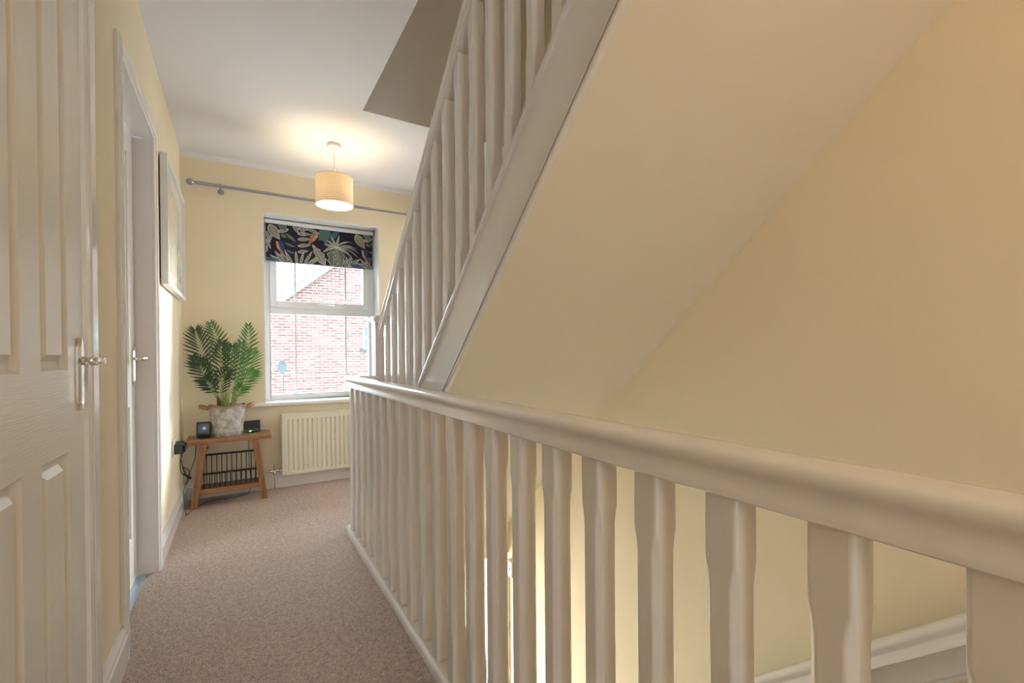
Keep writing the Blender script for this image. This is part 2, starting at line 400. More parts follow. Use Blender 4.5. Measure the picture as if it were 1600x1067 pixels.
# ------------------------------------------------------------------ roller blind with leaf print
BM = [mat('blind navy cloth', (.012, .010, .022), .9), mat('print pale outline', (.60, .585, .54), .9), mat('print sage', (.115, .15, .13), .9),
      mat('print teal', (.07, .13, .135), .9), mat('print taupe leaf', (.24, .23, .19), .9), mat('print rust', (.36, .14, .06), .9),
      mat('print blue', (.012, .05, .14), .9), mat('print sand', (.46, .31, .19), .9), mat('print slate blue', (.06, .10, .17), .9)]
YBL = YF+.128; BX0, BX1, BZ0, BZ1 = .183, .988, 1.716, 2.006
blind = thing('roller_blind', ((BX0+BX1)/2, YBL, BZ1), 'roller blind of dark navy cloth printed with pale tropical leaves and birds, half down', 'blind')
pat = MB(); BW, BH = BX1-BX0, BZ1-BZ0
pat.box(BX0, BX1, YBL, YBL+.002, BZ0, BZ1, 0)
lay = [0]
def P2(u, v): # u,v in 0..1 , v down
    return (BX0+u*BW, BZ1-v*BH)
def clip_poly(pts):
    def clip(ps, fn, inter):
        out = []
        for i in range(len(ps)):
            a, b = ps[i-1], ps[i]
            if fn(b):
                if not fn(a): out.append(inter(a, b))
                out.append(b)
            elif fn(a): out.append(inter(a, b))
        return out
    for ax, lim, sg in ((0, BX0+.001, 1), (0, BX1-.001, -1), (1, BZ0+.001, 1), (1, BZ1-.001, -1)):
        if not pts: return pts
        pts = clip(pts, lambda p: sg*(p[ax]-lim) >= 0, lambda a, b: tuple(a[k]+(b[k]-a[k])*(lim-a[ax])/(b[ax]-a[ax]) for k in (0, 1)))
    return pts
def flat(pts, mi):
    pts = clip_poly(pts)
    if len(pts) < 3: return
    lay[0] += 1; y = YBL-.00025-lay[0]*.000004
    n = len(pts); cx = sum(p[0] for p in pts)/n; cz = sum(p[1] for p in pts)/n
    pat.add([(p[0], y, p[1]) for p in pts]+[(cx, y, cz)], [(i, (i+1) % n, n) for i in range(n)], mi)
def leaf(u, v, ang, L, Wd, mi, out=1, bend=0, vein=True, notch=0):
    """blade from base (u,v) in direction ang (deg, 0=right, 90=up); L, Wd in metres"""
    bx, bz = P2(u, v); a = math.radians(ang); n = 9
    def shape(w, l0, l1, nt=0):
        A = []; B = []
        for i in range(n+1):
            t = l0+(l1-l0)*i/n; tt = i/n; wd = w*math.sin(PI*min(1, tt**.8))*(1-.15*tt)
            if nt and i % 2: wd *= (1-nt)
            c = a+bend*t; px = bx+math.cos(a+bend*t*.5)*L*t; pz = bz+math.sin(a+bend*t*.5)*L*t
            A.append((px-math.sin(c)*wd, pz+math.cos(c)*wd)); B.append((px+math.sin(c)*wd, pz-math.cos(c)*wd))
        return A+B[::-1][1:-1]
    flat(shape(Wd/2, 0, 1, notch), out); flat(shape(Wd/2-.0035, .05, .95, notch), mi)
    if vein:
        A = []; B = []
        for i in range(5):
            t = .05+.85*i/4; px = bx+math.cos(a+bend*t*.5)*L*t; pz = bz+math.sin(a+bend*t*.5)*L*t
            A.append((px-math.sin(a)*.0011, pz+math.cos(a)*.0011)); B.append((px+math.sin(a)*.0011, pz-math.cos(a)*.0011))
        flat(A+B[::-1], out)
def motif(du):
    leaf(.20+du, .10, 200, .10, .035, 4, 1); leaf(.03+du, .02, -62, .135, .075, 4, 1, .2); leaf(.12+du, -.1, -60, .085, .07, 2, 2)
    leaf(.13+du, .25, -35, .05, .03, 2, 2); leaf(.17+du, .22, -38, .10, .026, 2, 2, vein=False)
    leaf(.16+du, .48, -18, .09, .022, 3, 3); leaf(.17+du, .68, -14, .08, .02, 3, 3)
    # blue backed bird, head up, tail down right
    hx, hz = P2(.085+du, .50)
    flat([(hx, hz+.012), (hx+.018, hz+.012), (hx+.024, hz-.02), (hx+.050, hz-.065), (hx+.070, hz-.105), (hx+.062, hz-.112), (hx+.030, hz-.072), (hx+.006, hz-.035)], 5)
    flat([(hx+.002, hz+.01), (hx+.014, hz+.012), (hx+.017, hz-.018), (hx+.032, hz-.052), (hx+.026, hz-.056), (hx+.008, hz-.03)], 7)
    flat([(hx+.020, hz+.018), (hx+.048, hz+.02), (hx+.058, hz-.02), (hx+.064, hz-.06), (hx+.060, hz-.083), (hx+.034, hz-.045), (hx+.024, hz-.018)], 6)
    flat([(hx+.062, hz-.045), (hx+.067, hz-.045), (hx+.078, hz-.10), (hx+.070, hz-.105)], 5)
    # bottom frond clump
    for a, l in ((170, .14), (150, .13), (125, .09)): leaf(.19+du, 1.02, a, l, .034, 3, 1, -.5 if a > 140 else 0)
    leaf(.12+du, 1.05, 160, .13, .05, 8, 8)
leaf(.0, .55, 60, .10, .03, 2); leaf(.0, .2, -70, .10, .022, 2); leaf(0, .42, -65, .085, .02, 2); leaf(.0, .78, 80, .06, .02, 2)
motif(0)
# mid leaflets in pairs up a stem
for i, v in enumerate((.02, .17, .32, .50, .67)):
    leaf(.275, v+.03, 8+3*i-6, .10 if i < 4 else .085, .030, 2, 1)
for a, u in ((-58, .235), (-70, .30)): leaf(u, -.05, a, .09, .03, 2, 1)
leaf(.35, .0, -20, .12, .03, 2, 1)
# rust bird
hx, hz = P2(.425, .22)
flat([(hx-.012, hz+.025), (hx+.028, hz+.026), (hx+.036, hz+.005), (hx+.012, hz-.028), (hx-.02, hz-.055), (hx-.045, hz-.080), (hx-.049, hz-.075), (hx-.033, hz-.035), (hx-.03, hz)], 5)
flat([(hx+.012, hz+.018), (hx+.028, hz+.020), (hx+.032, hz+.004), (hx+.008, hz-.022), (hx-.015, hz-.045), (hx-.006, hz-.02)], 7)
# big teal leaf top centre, slate leaf behind
leaf(.58, .0, 225, .13, .08, 3, 3); leaf(.50, -.05, -75, .14, .085, 3, 2, notch=.15); leaf(.66, -.05, 235, .13, .05, 8, 8)
# small fronds at the bottom
for u, a, l in ((.27, 95, .11), (.30, 78, .115), (.23, 118, .12), (.33, 62, .14), (.36, 45, .13), (.34, 28, .13)): leaf(u, 1.04, a, l, .024, 2, 1)
# serrated grey leaf
leaf(.53, 1.0, 118, .19, .085, 4, 1, .1, notch=.32)
# palm spray
for a, bd, l in ((150, .5, .10), (128, .4, .10), (105, .2, .11), (80, -.1, .12), (40, -1.3, .17), (28, -1.25, .19), (14, -1.1, .185), (-2, -1.0, .16), (60, -1.2, .15)):
    leaf(.635, .50, a, l, .021, 2, 1, bd)
leaf(.635, .42, 200, .12, .028, 2, 1, .4)
# monstera
leaf(.66, .42, -112, .21, .14, 2, 1, .25, notch=.28); leaf(.64, .45, -75, .18, .11, 2, 1, -.1, notch=.3); leaf(.62, .5, -70, .15, .05, 4, 2)
# right fern clump
for a, l in ((98, .095), (76, .11), (50, .14), (28, .15), (12, .13), (118, .08)): leaf(.75, 1.02, a, l, .036, 2, 1, -.35 if a < 60 else 0)
motif(.80)
world(pat.build('blind_fabric', BM, weld=False), blind)
f = MB(); f.tube([(BX0-.006, YBL+.012, BZ1+.018), (BX1+.006, YBL+.012, BZ1+.018)], .017, 16); world(f.build('blind_roller', M['wplastic']), blind)
f = MB(); f.box(BX0+.002, BX1-.002, YBL-.001, YBL+.005, BZ0-.004, BZ0+.004); world(f.build('bottom_bar', M['steel'], bevel=.001), blind)
for x in (BX0-.012, BX1+.006):
    f = MB(); f.box(x, x+.006, YBL-.012, YBL+.038, BZ1-.004, BZ1+.041); world(f.build('bracket', M['steel'], bevel=.001), blind)

# ------------------------------------------------------------------ curtain pole
pole = thing('curtain_pole', (.6, YF-.08, 2.168), 'grey steel curtain pole with ball finial above the window', 'curtain pole')
yp = YF-.08
for nm, a, b, r in (('pole', -.235, .93, .0105), ('inner_pole', .93, 1.44, .008)):
    f = MB(); f.tube([(a, yp, 2.168), (b, yp, 2.168)], r, 16); world(f.build(nm, M['steel']), pole)
for s, x in ((-1, -.235), (1, 1.44)):
    f = MB(); f.lathe([(0, 0), (.012, .001), (.013, .006), (.006, .010), (.006, .014), (.014, .020), (.021, .030), (.023, .040), (.019, .051), (.010, .059), (0, .062)], (0, 0, 0), 'x', 20)
    f.v = [(x+s*a, yp+b, 2.168+c) for a, b, c in f.v]; world(f.build('finial', M['steel']), pole)
for x in (-.10, 1.30):
    f = MB(); f.lathe([(0, 0), (.02, .0), (.02, .006), (.007, .010), (.006, .066)], (x, YF-.0005, 2.150), 'y', 16)
    f.v = [(a, 2*(YF-.0005)-b, c) for a, b, c in f.v]
    f.tube([(x, yp+.014, 2.150), (x, yp, 2.152)], .006, 8); f.tube([(x, yp+.015*math.sin(t), 2.168-.015*math.cos(t)) for t in [i*PI/8-.5 for i in range(18)]], .0035, 6)
    world(f.build('bracket', M['steel']), pole)

# ------------------------------------------------------------------ pendant lamp
LX, LY = .561, 3.248
lamp = thing('pendant_lamp', (LX, LY, ZC), 'ceiling pendant lamp with lit cream woven drum shade on a white cord', 'lamp')
f = MB(); f.lathe([(0, 0), (.045, 0), (.045, -.016), (.040, -.022), (.012, -.026), (.008, -.032), (0, -.032)], (LX, LY, ZC-.0005), 'z', 32); world(f.build('ceiling_rose', M['wplastic']), lamp)
f = MB(); f.tube([(LX, LY, ZC-.03), (LX, LY, 2.215)], .003, 8); world(f.build('cord', M['cord']), lamp)
f = MB(); f.lathe([(0, 0), (.008, 0), (.010, -.02), (.016, -.05), (.016, -.085), (0, -.085)], (LX, LY, 2.255), 'z', 16); world(f.build('lamp_holder', M['wplastic']), lamp)
R_, zt, zb = .118, 2.178, 1.992
f = MB(); f.lathe([(R_, zb), (R_, zt), (R_-.002, zt), (R_-.002, zb), (R_, zb)], (LX, LY, 0), 'z', 64, caps=False)
sh = world(f.build('lamp_shade', M['shade']), lamp)
for z in (zb, zt):
    f = MB(); f.tube([(LX+(R_+.0005)*math.cos(a), LY+(R_+.0005)*math.sin(a), z) for a in [2*PI*i/64 for i in range(65)]], .0022, 6, caps=False)
    r1 = f.build('shade_trim', M['cord']); r1.parent = sh
f = MB()
for k in range(3):
    a = k*2*PI/3+.3; f.tube([(LX+.016*math.cos(a), LY+.016*math.sin(a), zt-.012), (LX+(R_-.001)*math.cos(a), LY+(R_-.001)*math.sin(a), zt-.003)], .0015, 6)
r1 = f.build('shade_ring', M['wplastic']); r1.parent = sh
def bulb_mat():
    return mat('lit bulb', (1, .9, .7), .4, emit=(1.0, .76, .48), es=70)
f = MB(); f.lathe([(0, -.085), (.014, -.088), (.020, -.11), (.029, -.135), (.031, -.155), (.026, -.175), (.013, -.187), (0, -.190)], (LX, LY, 2.255), 'z', 24)
world(f.build('bulb', bulb_mat()), lamp)
# diffuser disc closing the bottom of the shade
df = bpy.data.materials.new('opal diffuser'); df.use_nodes = True; nt = df.node_tree; nt.nodes.clear()
o_ = N(nt, 'ShaderNodeOutputMaterial'); tl = N(nt, 'ShaderNodeBsdfTranslucent'); tl.inputs['Color'].default_value = (.95, .92, .86, 1); tr_ = N(nt, 'ShaderNodeBsdfTransparent'); m_ = N(nt, 'ShaderNodeMixShader'); nt.links.new(tl.outputs[0], m_.inputs[1]); nt.links.new(tr_.outputs[0], m_.inputs[2]); nt.links.new(m_.outputs[0], o_.inputs[0])
f = MB(); f.lathe([(0, 0), (R_-.003, 0), (R_-.003, .001), (0, .001)], (LX, LY, zb+.004), 'z', 48, caps=False); d_ = f.build('diffuser', df); d_.parent = sh

# ------------------------------------------------------------------ picture
PX = XL+.037; PY0, PY1, PZ0, PZ1 = 2.84, 3.68, 1.350, 2.005
pic = thing('picture_frame', (XL, (PY0+PY1)/2, PZ0), 'white framed pale watercolour print hanging on the left wall beyond the doors', 'picture')
f = MB(); w = .022
f.box(XL+.006, PX, PY0, PY0+w, PZ0, PZ1); f.box(XL+.006, PX, PY1-w, PY1, PZ0, PZ1); f.box(XL+.006, PX, PY0+w, PY1-w, PZ0, PZ0+w); f.box(XL+.006, PX, PY0+w, PY1-w, PZ1-w, PZ1)
world(f.build('frame', mat('white lacquer frame', (.80, .80, .80), .3), bevel=.001), pic)
f = MB(); f.box(XL+.008, XL+.022, PY0+w, PY1-w, PZ0+w, PZ1-w, 0); q = .075
f.box(XL+.0215, XL+.0228, PY0+w+q, PY1-w-q, PZ0+w+q, PZ1-w-q, 1)
world(f.build('print', [M['mount'], M['art']]), pic)
f = MB(); f.box(XL+.0002, XL+.006, PY0+.03, PY1-.03, PZ0+.03, PZ1-.03); world(f.build('backing', M['black']), pic)

# ------------------------------------------------------------------ radiator
RX0, RX1, RZ0, RZ1, RY = .262, 1.02, .098, .553, YF-.046-.022
rad = thing('radiator', ((RX0+RX1)/2, YF, RZ0), 'cream ribbed panel radiator on the wall under the window', 'radiator')
f = MB(); prof = [(RX0, 0), (RX0+.004, -.008), (RX0+.03, -.008)]
x = RX0+.036; p = .0331
while x+p < RX1-.02:
    prof += [(x, -.008), (x+.0035, -.002), (x+.012, -.002), (x+.0155, -.008)]; x += p
prof += [(RX1-.004, -.008), (RX1, 0)]
def lerp(a, b, t): return a+(b-a)*t
rows = []
for z, k in ((RZ0+.002, 0), (RZ0+.004, .0), (RZ0+.026, 0), (RZ0+.034, 1), (RZ1-.050, 1), (RZ1-.042, 0), (RZ1-.004, 0)):
    rows.append([(px, RY+(py if (k or abs(py) < .001) else -.008), z) for px, py in prof])
f.loft(rows, closed=False, sm=False)
f.box(RX0+.001, RX1-.001, RY+.0005, RY+.014, RZ0, RZ1-.004)
world(f.build('panel', M['radiator'], weld=False), rad)
f = MB(); f.box(RX0-.001, RX1+.001, RY-.009, RY+.04, RZ1-.004, RZ1); f.box(RX0-.001, RX0+.0005, RY-.007, RY+.04, RZ0+.004, RZ1-.004); world(f.build('casing', M['radiator'], bevel=.001), rad)
for xx in (RX0+.12, RX1-.12):
    f = MB(); f.box(xx, xx+.03, RY+.014, YF-.0005, RZ0+.08, RZ1-.06); world(f.build('bracket', M['radiator']), rad)
f = MB(); vx, vy, vz = RX0-.045, RY+.02, .135
f.tube([(RX0+.003, vy, vz), (vx, vy, vz), (vx-.028, vy, vz)], .008, 12); f.tube([(vx, vy, vz-.02), (vx, vy, vz+.045)], .008, 12); f.lathe([(.012, -.008), (.014, 0), (.014, .012), (.01, .02)], (vx, vy, vz-.02), 'z', 12); f.lathe([(.011, 0), (.013, .004), (.013, .012), (.011, .016)], (vx+.016, vy, vz), 'x', 6)
f.lathe([(.009, 0), (.012, .004), (.012, .018), (.008, .022)], (vx-.04, vy, vz), 'x', 12); f.tube([(vx, vy, vz-.02), (vx, vy, .001)], .0055, 8)
world(f.build('valve', M['chrome']), rad)

# ------------------------------------------------------------------ bench
BY0, BY1 = 3.585, 3.80; BZ = .445
bench = thing('bench', (-.06, 3.69, 0), 'small oak bench with splayed legs and black wire rack beside the radiator', 'bench')
f = MB(); f.box(-.302, .187, BY0, BY1, BZ-.030, BZ); world(f.build('seat', M['wood'], bevel=.003), bench)
def legb(x_t, x_b, y):
    f = MB(); w = .019; d = .011
    f.loft([[(x_b-w, y-d, 0.0005), (x_b+w, y-d, 0.0005), (x_b+w, y+d, 0.0005), (x_b-w, y+d, 0.0005)], [(x_t-w, y-d, BZ-.031), (x_t+w, y-d, BZ-.031), (x_t+w, y+d, BZ-.031), (x_t-w, y+d, BZ-.031)]], sm=False)
    world(f.build('leg', M['woodv'], bevel=.002), bench)
for xt, xb in ((-.205, -.262), (.090, .142)):
    for y in (BY0+.012, BY1-.012): legb(xt, xb, y)
f = MB(); f.box(-.228, .108, BY0+.001, BY0+.016, .085, .118); world(f.build('shelf_rail', M['wood'], bevel=.002), bench)
f = MB(); f.box(-.230, .112, BY0+.017, BY1-.002, .095, .105); world(f.build('shelf', M['woodd'], bevel=.001), bench)
f = MB(); f.tube([(-.195, BY0+.05, BZ-.032), (-.183, BY0+.05, .375)], .007, 8); world(f.build('brace', M['woodv']), bench)
f = MB(); f.box(-.222, .100, BY1-.028, BY1-.018, .302, .314); world(f.build('rack_rail', M['black']), bench)
f = MB(); f.box(-.238, .118, BY0+.024, BY0+.034, .206, .218); world(f.build('rack_rail', M['black']), bench)
for k in range(11):
    xx = -.200+k*.0295
    f = MB(); f.tube([(xx, BY1-.023, .106), (xx, BY1-.023, .305)], .003, 6); world(f.build('rack_rod', M['black']), bench)
    f = MB(); f.tube([(xx-.006, BY0+.029, .106), (xx-.006, BY0+.029, .209)], .003, 6); world(f.build('rack_rod', M['black']), bench)

# ------------------------------------------------------------------ potted palm
PC = Vector((-.072, 3.685, BZ+.0008))
palm = thing('potted_palm', PC, 'artificial green palm in a whitewashed metal bucket with rope handles on the bench', 'potted plant')
f = MB(); f.lathe([(0, 0), (.083, 0), (.086, .004), (.095, .08), (.108, .192), (.111, .200), (.1125, .203), (.110, .205), (.106, .200), (.082, .006), (0, .006)], (0, 0, 0), 'z', 48, sq=(1, .92))
pot = f.build('pot', M['pot']); pot.parent = palm
for s in (-1, 1):
    f = MB(); c = Vector((s*.112, 0, .188))
    f.tube([c+Vector((s*t[0], t[1], t[2])) for t in ((-.002, -.045, .002), (.022, -.036, .010), (.040, -.012, .018), (.042, .010, .019), (.024, .034, .012), (-.002, .045, .002))], .011, 10, rs=[.007, .011, .0125, .0125, .011, .007])
    h = f.build('rope_handle', M['rope']); h.parent = pot
f = MB(); f.lathe([(0, .188), (.05, .186), (.102, .180), (.102, .17), (0, .17)], (0, 0, 0), 'z', 32, sq=(1, .92)); s_ = f.build('soil', M['bark']); s_.parent = palm
f = MB()
pts = [(.107*math.cos(a), .0985*math.sin(a), .203+.006*math.sin(5*a)) for a in [2*PI*i/60 for i in range(61)]]
f.tube(pts, .006, 6, caps=False); s_ = f.build('sacking_rim', M['rope']); s_.parent = palm
def frond(base, tip, bulge, nleaf, Lmax, m, start=.35, wdt=.010, face=None):
    """curved rachis from base to tip, leaflets on both sides in the plane roughly facing the room"""
    wdt *= .62; nleaf += 1; A, B = Vector(base), Vector(tip); C_ = (A+B)/2+Vector(bulge)
    pt = lambda t: A*(1-t)**2+C_*2*t*(1-t)+B*t*t
    f = MB(); f.tube([pt(i/10) for i in range(11)], .002, 5, mi=1, rs=[.0032-.0024*i/10 for i in range(11)])
    nrm = Vector(face) if face else Vector((.15, -1, .1)); nrm.normalize()
    for i in range(nleaf):
        t = start+(1-start)*i/(nleaf-1); p = pt(t); d = (pt(min(1, t+.02))-pt(max(0, t-.02))).normalized()
        side = d.cross(nrm).normalized(); L = Lmax*(math.sin(PI*(.18+.72*(i/(nleaf-1))))**.7)
        for s in (-1, 1):
            ang = math.radians(58-34*(i/(nleaf-1)))*s
            dr = (d*math.cos(ang)+side*math.sin(ang)+nrm*rnd.uniform(-.18, .30)).normalized()
            wv = dr.cross(nrm).normalized(); lift = dr.cross(wv).normalized()*.0018
            l = L*rnd.uniform(.9, 1.08); droop = Vector((0, 0, -l*.10))
            q = [p, p+dr*l*.3+wv*wdt*.5, p+dr*l*.65+wv*wdt*.42+droop*.4, p+dr*l+droop, p+dr*l*.65-wv*wdt*.42+droop*.4, p+dr*l*.3-wv*wdt*.5, p+dr*l*.3+lift, p+dr*l*.65+lift+droop*.4]
            # keep leaflets off the two walls
            f.add(q, [(0, 1, 6), (1, 2, 7, 6), (2, 3, 7), (0, 6, 5), (6, 7, 4, 5), (7, 3, 4)], 0)
    lim_x, lim_y = XL+.012-PC.x, YF-.012-PC.y
    f.v = [(max(a, lim_x), min(b, lim_y), c) for a, b, c in f.v]
    o = f.build('frond', [m, M['stem']], weld=False); o.parent = palm; return o
D_, G_, L_ = M['leafd'], M['leaf'], M['leafl']
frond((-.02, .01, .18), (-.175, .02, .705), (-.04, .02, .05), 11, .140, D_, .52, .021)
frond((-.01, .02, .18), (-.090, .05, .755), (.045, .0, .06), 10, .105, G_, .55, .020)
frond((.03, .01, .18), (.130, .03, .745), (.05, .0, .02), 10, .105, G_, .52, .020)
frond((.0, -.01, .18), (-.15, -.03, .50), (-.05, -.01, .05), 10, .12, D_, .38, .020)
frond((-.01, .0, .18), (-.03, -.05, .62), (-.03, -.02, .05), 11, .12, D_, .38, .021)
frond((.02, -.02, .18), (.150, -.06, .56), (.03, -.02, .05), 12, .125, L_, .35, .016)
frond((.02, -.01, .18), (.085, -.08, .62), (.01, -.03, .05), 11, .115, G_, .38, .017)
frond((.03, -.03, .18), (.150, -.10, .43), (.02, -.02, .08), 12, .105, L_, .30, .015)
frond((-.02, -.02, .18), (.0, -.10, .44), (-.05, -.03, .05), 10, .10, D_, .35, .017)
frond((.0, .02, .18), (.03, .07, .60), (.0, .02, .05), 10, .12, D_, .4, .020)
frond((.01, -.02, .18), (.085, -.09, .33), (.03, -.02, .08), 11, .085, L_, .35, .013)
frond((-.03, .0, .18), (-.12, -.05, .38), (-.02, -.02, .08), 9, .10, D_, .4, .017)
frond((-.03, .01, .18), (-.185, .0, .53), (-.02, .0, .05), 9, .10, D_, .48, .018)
for k in range(8):
    a = k*2.4; f = MB(); f.tube([(.035*math.cos(a), .03*math.sin(a), .175), (.045*math.cos(a)+.01, .035*math.sin(a), .33+.02*(k % 3))], .0045, 6, rs=[.006, .002]); s_ = f.build('stem', M['stem']); s_.parent = palm
f = MB(); f.tube([(-.045, -.01, .17), (-.05, -.015, .235), (-.058, -.02, .275)], .01, 6, rs=[.018, .012, .001]); s_ = f.build('stem', M['bark']); s_.parent = palm

# ------------------------------------------------------------------ gadgets on the bench
scr = mat('dim grey screen', (.05, .055, .06), .15, emit=(.30, .34, .36), es=.05)
blue = mat('blue screen icon', (.1, .2, .5), .3, emit=(.25, .42, .95), es=.35)
clock = thing('tabletop_display', (-.208, 3.665, BZ+.0006), 'black table-top display on a dark stand, leftmost gadget on the bench', 'display', rz=math.radians(-4))
f = MB(); f.lathe([(0, 0), (.036, 0), (.040, .006), (.040, .016), (.03, .022), (0, .022)], (0, .005, 0), 'z', 28, sq=(1, .75)); o = f.build('base', M['plastic']); o.parent = clock
f = MB(); t = math.radians(10); body = []
def tilt(x, y, z): return (x, y*math.cos(t)+z*math.sin(t)-.018, z*math.cos(t)-y*math.sin(t)+.020)
def tbox(f, x0, x1, y0, y1, z0, z1, mi=0):
    n0 = len(f.v); f.box(x0, x1, y0, y1, z0, z1, mi); f.v[n0:] = [tilt(*v) for v in f.v[n0:]]
tbox(f, -.040, .040, 0, .055, 0, .088); o = f.build('case', mat('dark grey case', (.05, .05, .045), .5), bevel=.006); o.parent = clock
f = MB(); tbox(f, -.039, .039, -.003, .001, .001, .087); b_ = f.build('bezel', M['plastic'], bevel=.0015); b_.parent = clock
f = MB(); tbox(f, -.029, .029, -.0042, -.0031, .015, .074, 0); tbox(f, -.004, .013, -.0048, -.0043, .035, .050, 1); tbox(f, .000, .009, -.0052, -.0049, .050, .054, 1)
s_ = f.build('screen', [scr, blue]); s_.parent = b_
met = thing('energy_monitor', (.075, 3.70, BZ+.0006), 'flat black energy monitor with a green light, right of the bucket on the bench', 'display', rz=math.radians(6))
f = MB(); t = math.radians(14)
def tbox2(f, x0, x1, y0, y1, z0, z1, mi=0):
    n0 = len(f.v); f.box(x0, x1, y0, y1, z0, z1, mi); f.v[n0:] = [(x, y*math.cos(t)+z*math.sin(t), z*math.cos(t)-y*math.sin(t)+.006) for x, y, z in f.v[n0:]]
tbox2(f, -.052, .052, 0, .012, 0, .082); o = f.build('case', M['plastic'], bevel=.004); o.parent = met
f = MB(); tbox2(f, -.045, .045, -.0012, -.0003, .026, .076); o = f.build('screen', mat('dark display glass', (.03, .03, .035), .08)); o.parent = met
bmk = mat('grey button marks', (.3, .3, .3), .5)
for i, x in enumerate((-.038, .004, .022, .034)):
    f = MB(); tbox2(f, x-.002, x+.003, -.0012, -.0003, .010, .013); o = f.build('button', bmk); o.parent = met
f = MB(); tbox2(f, -.020, -.006, -.0018, -.0003, .005, .010); o = f.build('status_light', mat('green light', (.1, .6, .1), .3, emit=(.15, 1, .12), es=3)); o.parent = met
f = MB(); f.add([(-.03, .012, .001), (.03, .012, .001), (.03, .045, 0), (-.03, .045, 0), (-.03, .014, .03), (.03, .014, .03)], [(0, 1, 2, 3), (4, 5, 1, 0), (4, 3, 2, 5), (0, 3, 4), (1, 5, 2)]); o = f.build('foot', M['plastic']); o.parent = met

# ------------------------------------------------------------------ socket, plugs, cables
sock = MB(); sock.box(XL+.0005, XL+.009, 3.225, 3.375, .415, .505); o = sock.build('power_socket', M['wplastic'], bevel=.003)
tag(o, 'white double wall socket low on the left wall beside the bench', 'socket')
for k, (y, dz) in enumerate(((3.262, 0), (3.335, .003))):
    f = MB(); f.box(XL+.0095, XL+.052, y-.026, y+.026, .425+dz, .482+dz); f.box(XL+.052, XL+.062, y-.018, y+.018, .433+dz, .474+dz)
    o = f.build('plug_adapter', M['plastic'], bevel=.005)
    tag(o, ('black plug adapter in the wall socket, nearer the doors' if k == 0 else 'black plug adapter in the wall socket, nearer the bench'), 'plug', 'plugs in the wall socket')
def cable(pts, label, name='cable', r=.0022):
    P = [Vector(p) for p in pts]; out = []
    for i in range(len(P)-1):
        p0, p1, p2, p3 = P[max(i-1, 0)], P[i], P[i+1], P[min(i+2, len(P)-1)]
        for j in range(6):
            t_ = j/6; out.append(.5*((2*p1)+(-p0+p2)*t_+(2*p0-5*p1+4*p2-p3)*t_*t_+(-p0+3*p1-3*p2+p3)*t_**3))
    out.append(P[-1]); f = MB(); f.tube(out, r, 6); o = f.build(name, M['plastic']); tag(o, label, 'cable'); return o
cable([(XL+.04, 3.262, .424), (XL+.035, 3.27, .33), (XL+.05, 3.36, .27), (XL+.03, 3.44, .31), (XL+.06, 3.52, .25), (XL+.03, 3.50, .15), (XL+.045, 3.42, .03), (XL+.05, 3.5, .004), (-.20, 3.70, .004), (-.02, 3.74, .004), (.06, 3.77, .03), (.055, 3.818, .2), (.052, 3.815, .40), (.06, 3.76, .447+.004)],
      'thin black cable trailing along the floor behind the bench to the energy monitor')
cable([(XL+.045, 3.335, .427), (XL+.03, 3.37, .36), (XL+.055, 3.47, .22), (XL+.03, 3.56, .18), (-.275, 3.83, .26), (-.262, 3.82, .36), (-.262, 3.815, .44), (-.225, 3.72, .462)],
      'thin black cable looping beside the bench up to the left display')
f = MB(); f.tube([(XL+.035, 3.46, .262), (XL+.06, 3.54, .215)], .007, 8, rs=[.005, .009]); tag(f.build('cable_connector', M['plastic']), 'black in-line cable switch hanging beside the bench leg', 'cable connector')

# ------------------------------------------------------------------ landing balustrade
CX = .5355
RAILP = [(-.032, 0), (-.0345, .002), (-.0345, .007), (-.0325, .011), (-.028, .018), (-.026, .026), (-.029, .033), (-.034, .038), (-.0355, .044), (-.0345, .049), (-.031, .0535), (-.025, .0562), (-.012, .058), (0, .0585)]
RAILP = RAILP+[(-a, b) for a, b in RAILP[::-1][1:]]
def baluster(z0, z1, shear=0):
    """square spindle with stopped chamfers, centred on x=y=0"""
    f = MB(); h = .0225
    def ring(z, c):
        pts = [(-h, -h+c), (-h, h-c), (-h+c, h), (h-c, h), (h, h-c), (h, -h+c), (h-c, -h), (-h+c, -h)]
        return pts
    L = z1-z0; lv = [(z0, .003), (z0+.13, .003), (z0+.142, .006), (z0+.165, .009), (z1-.118, .009), (z1-.098, .006), (z1-.086, .003), (z1, .003)]
    rings = []
    for i, (z, c) in enumerate(lv):
        sh = shear if i in (0, len(lv)-1) else 0
        rings.append([(x, y, z-sh*y) for x, y in ring(z, c)])
    f.loft(rings, sm=False); return f
lb = thing('landing_balustrade', (CX, 1.2, 0), 'white painted landing balustrade with moulded handrail and square spindles in the foreground', 'balustrade')
PROT = baluster(.0385, .812).build('baluster', M['gloss'], bevel=.0025); PROT.parent = lb; first = True
ys_l = [.131-.0205+.1236*k for k in range(-2, 21)]
for y in ys_l:
    o = PROT if first else PROT.copy()
    if not first: COL.objects.link(o)
    first = False; o.parent = lb; o.location = (0, y-1.2, 0)
def sweep_y(prof, x, z, y0, y1, slope=0, n=2):
    f = MB(); f.loft([[(x+a, y0+(y1-y0)*i/(n-1), z+b-slope*(y0+(y1-y0)*i/(n-1))) for a, b in prof] for i in range(n)], sm=True); return f
hr = world(sweep_y(RAILP, CX, .8125, -.25, 2.665).build('handrail', M['gloss']), lb)
f = MB(); f.loft([[(x, 2.632-a, .8125+b) for a, b in RAILP] for x in (.571, .6675)], sm=True); world(f.build('return_rail', M['gloss']), lb)
BR = [(-.0345, 0), (-.0345, .022), (-.031, .030), (-.024, .034), (-.0225, .038), (.0225, .038), (.024, .034), (.031, .030), (.0345, .022), (.0345, 0)]
world(sweep_y(BR, CX, .0003, -.25, 2.665).build('base_rail', M['gloss']), lb)
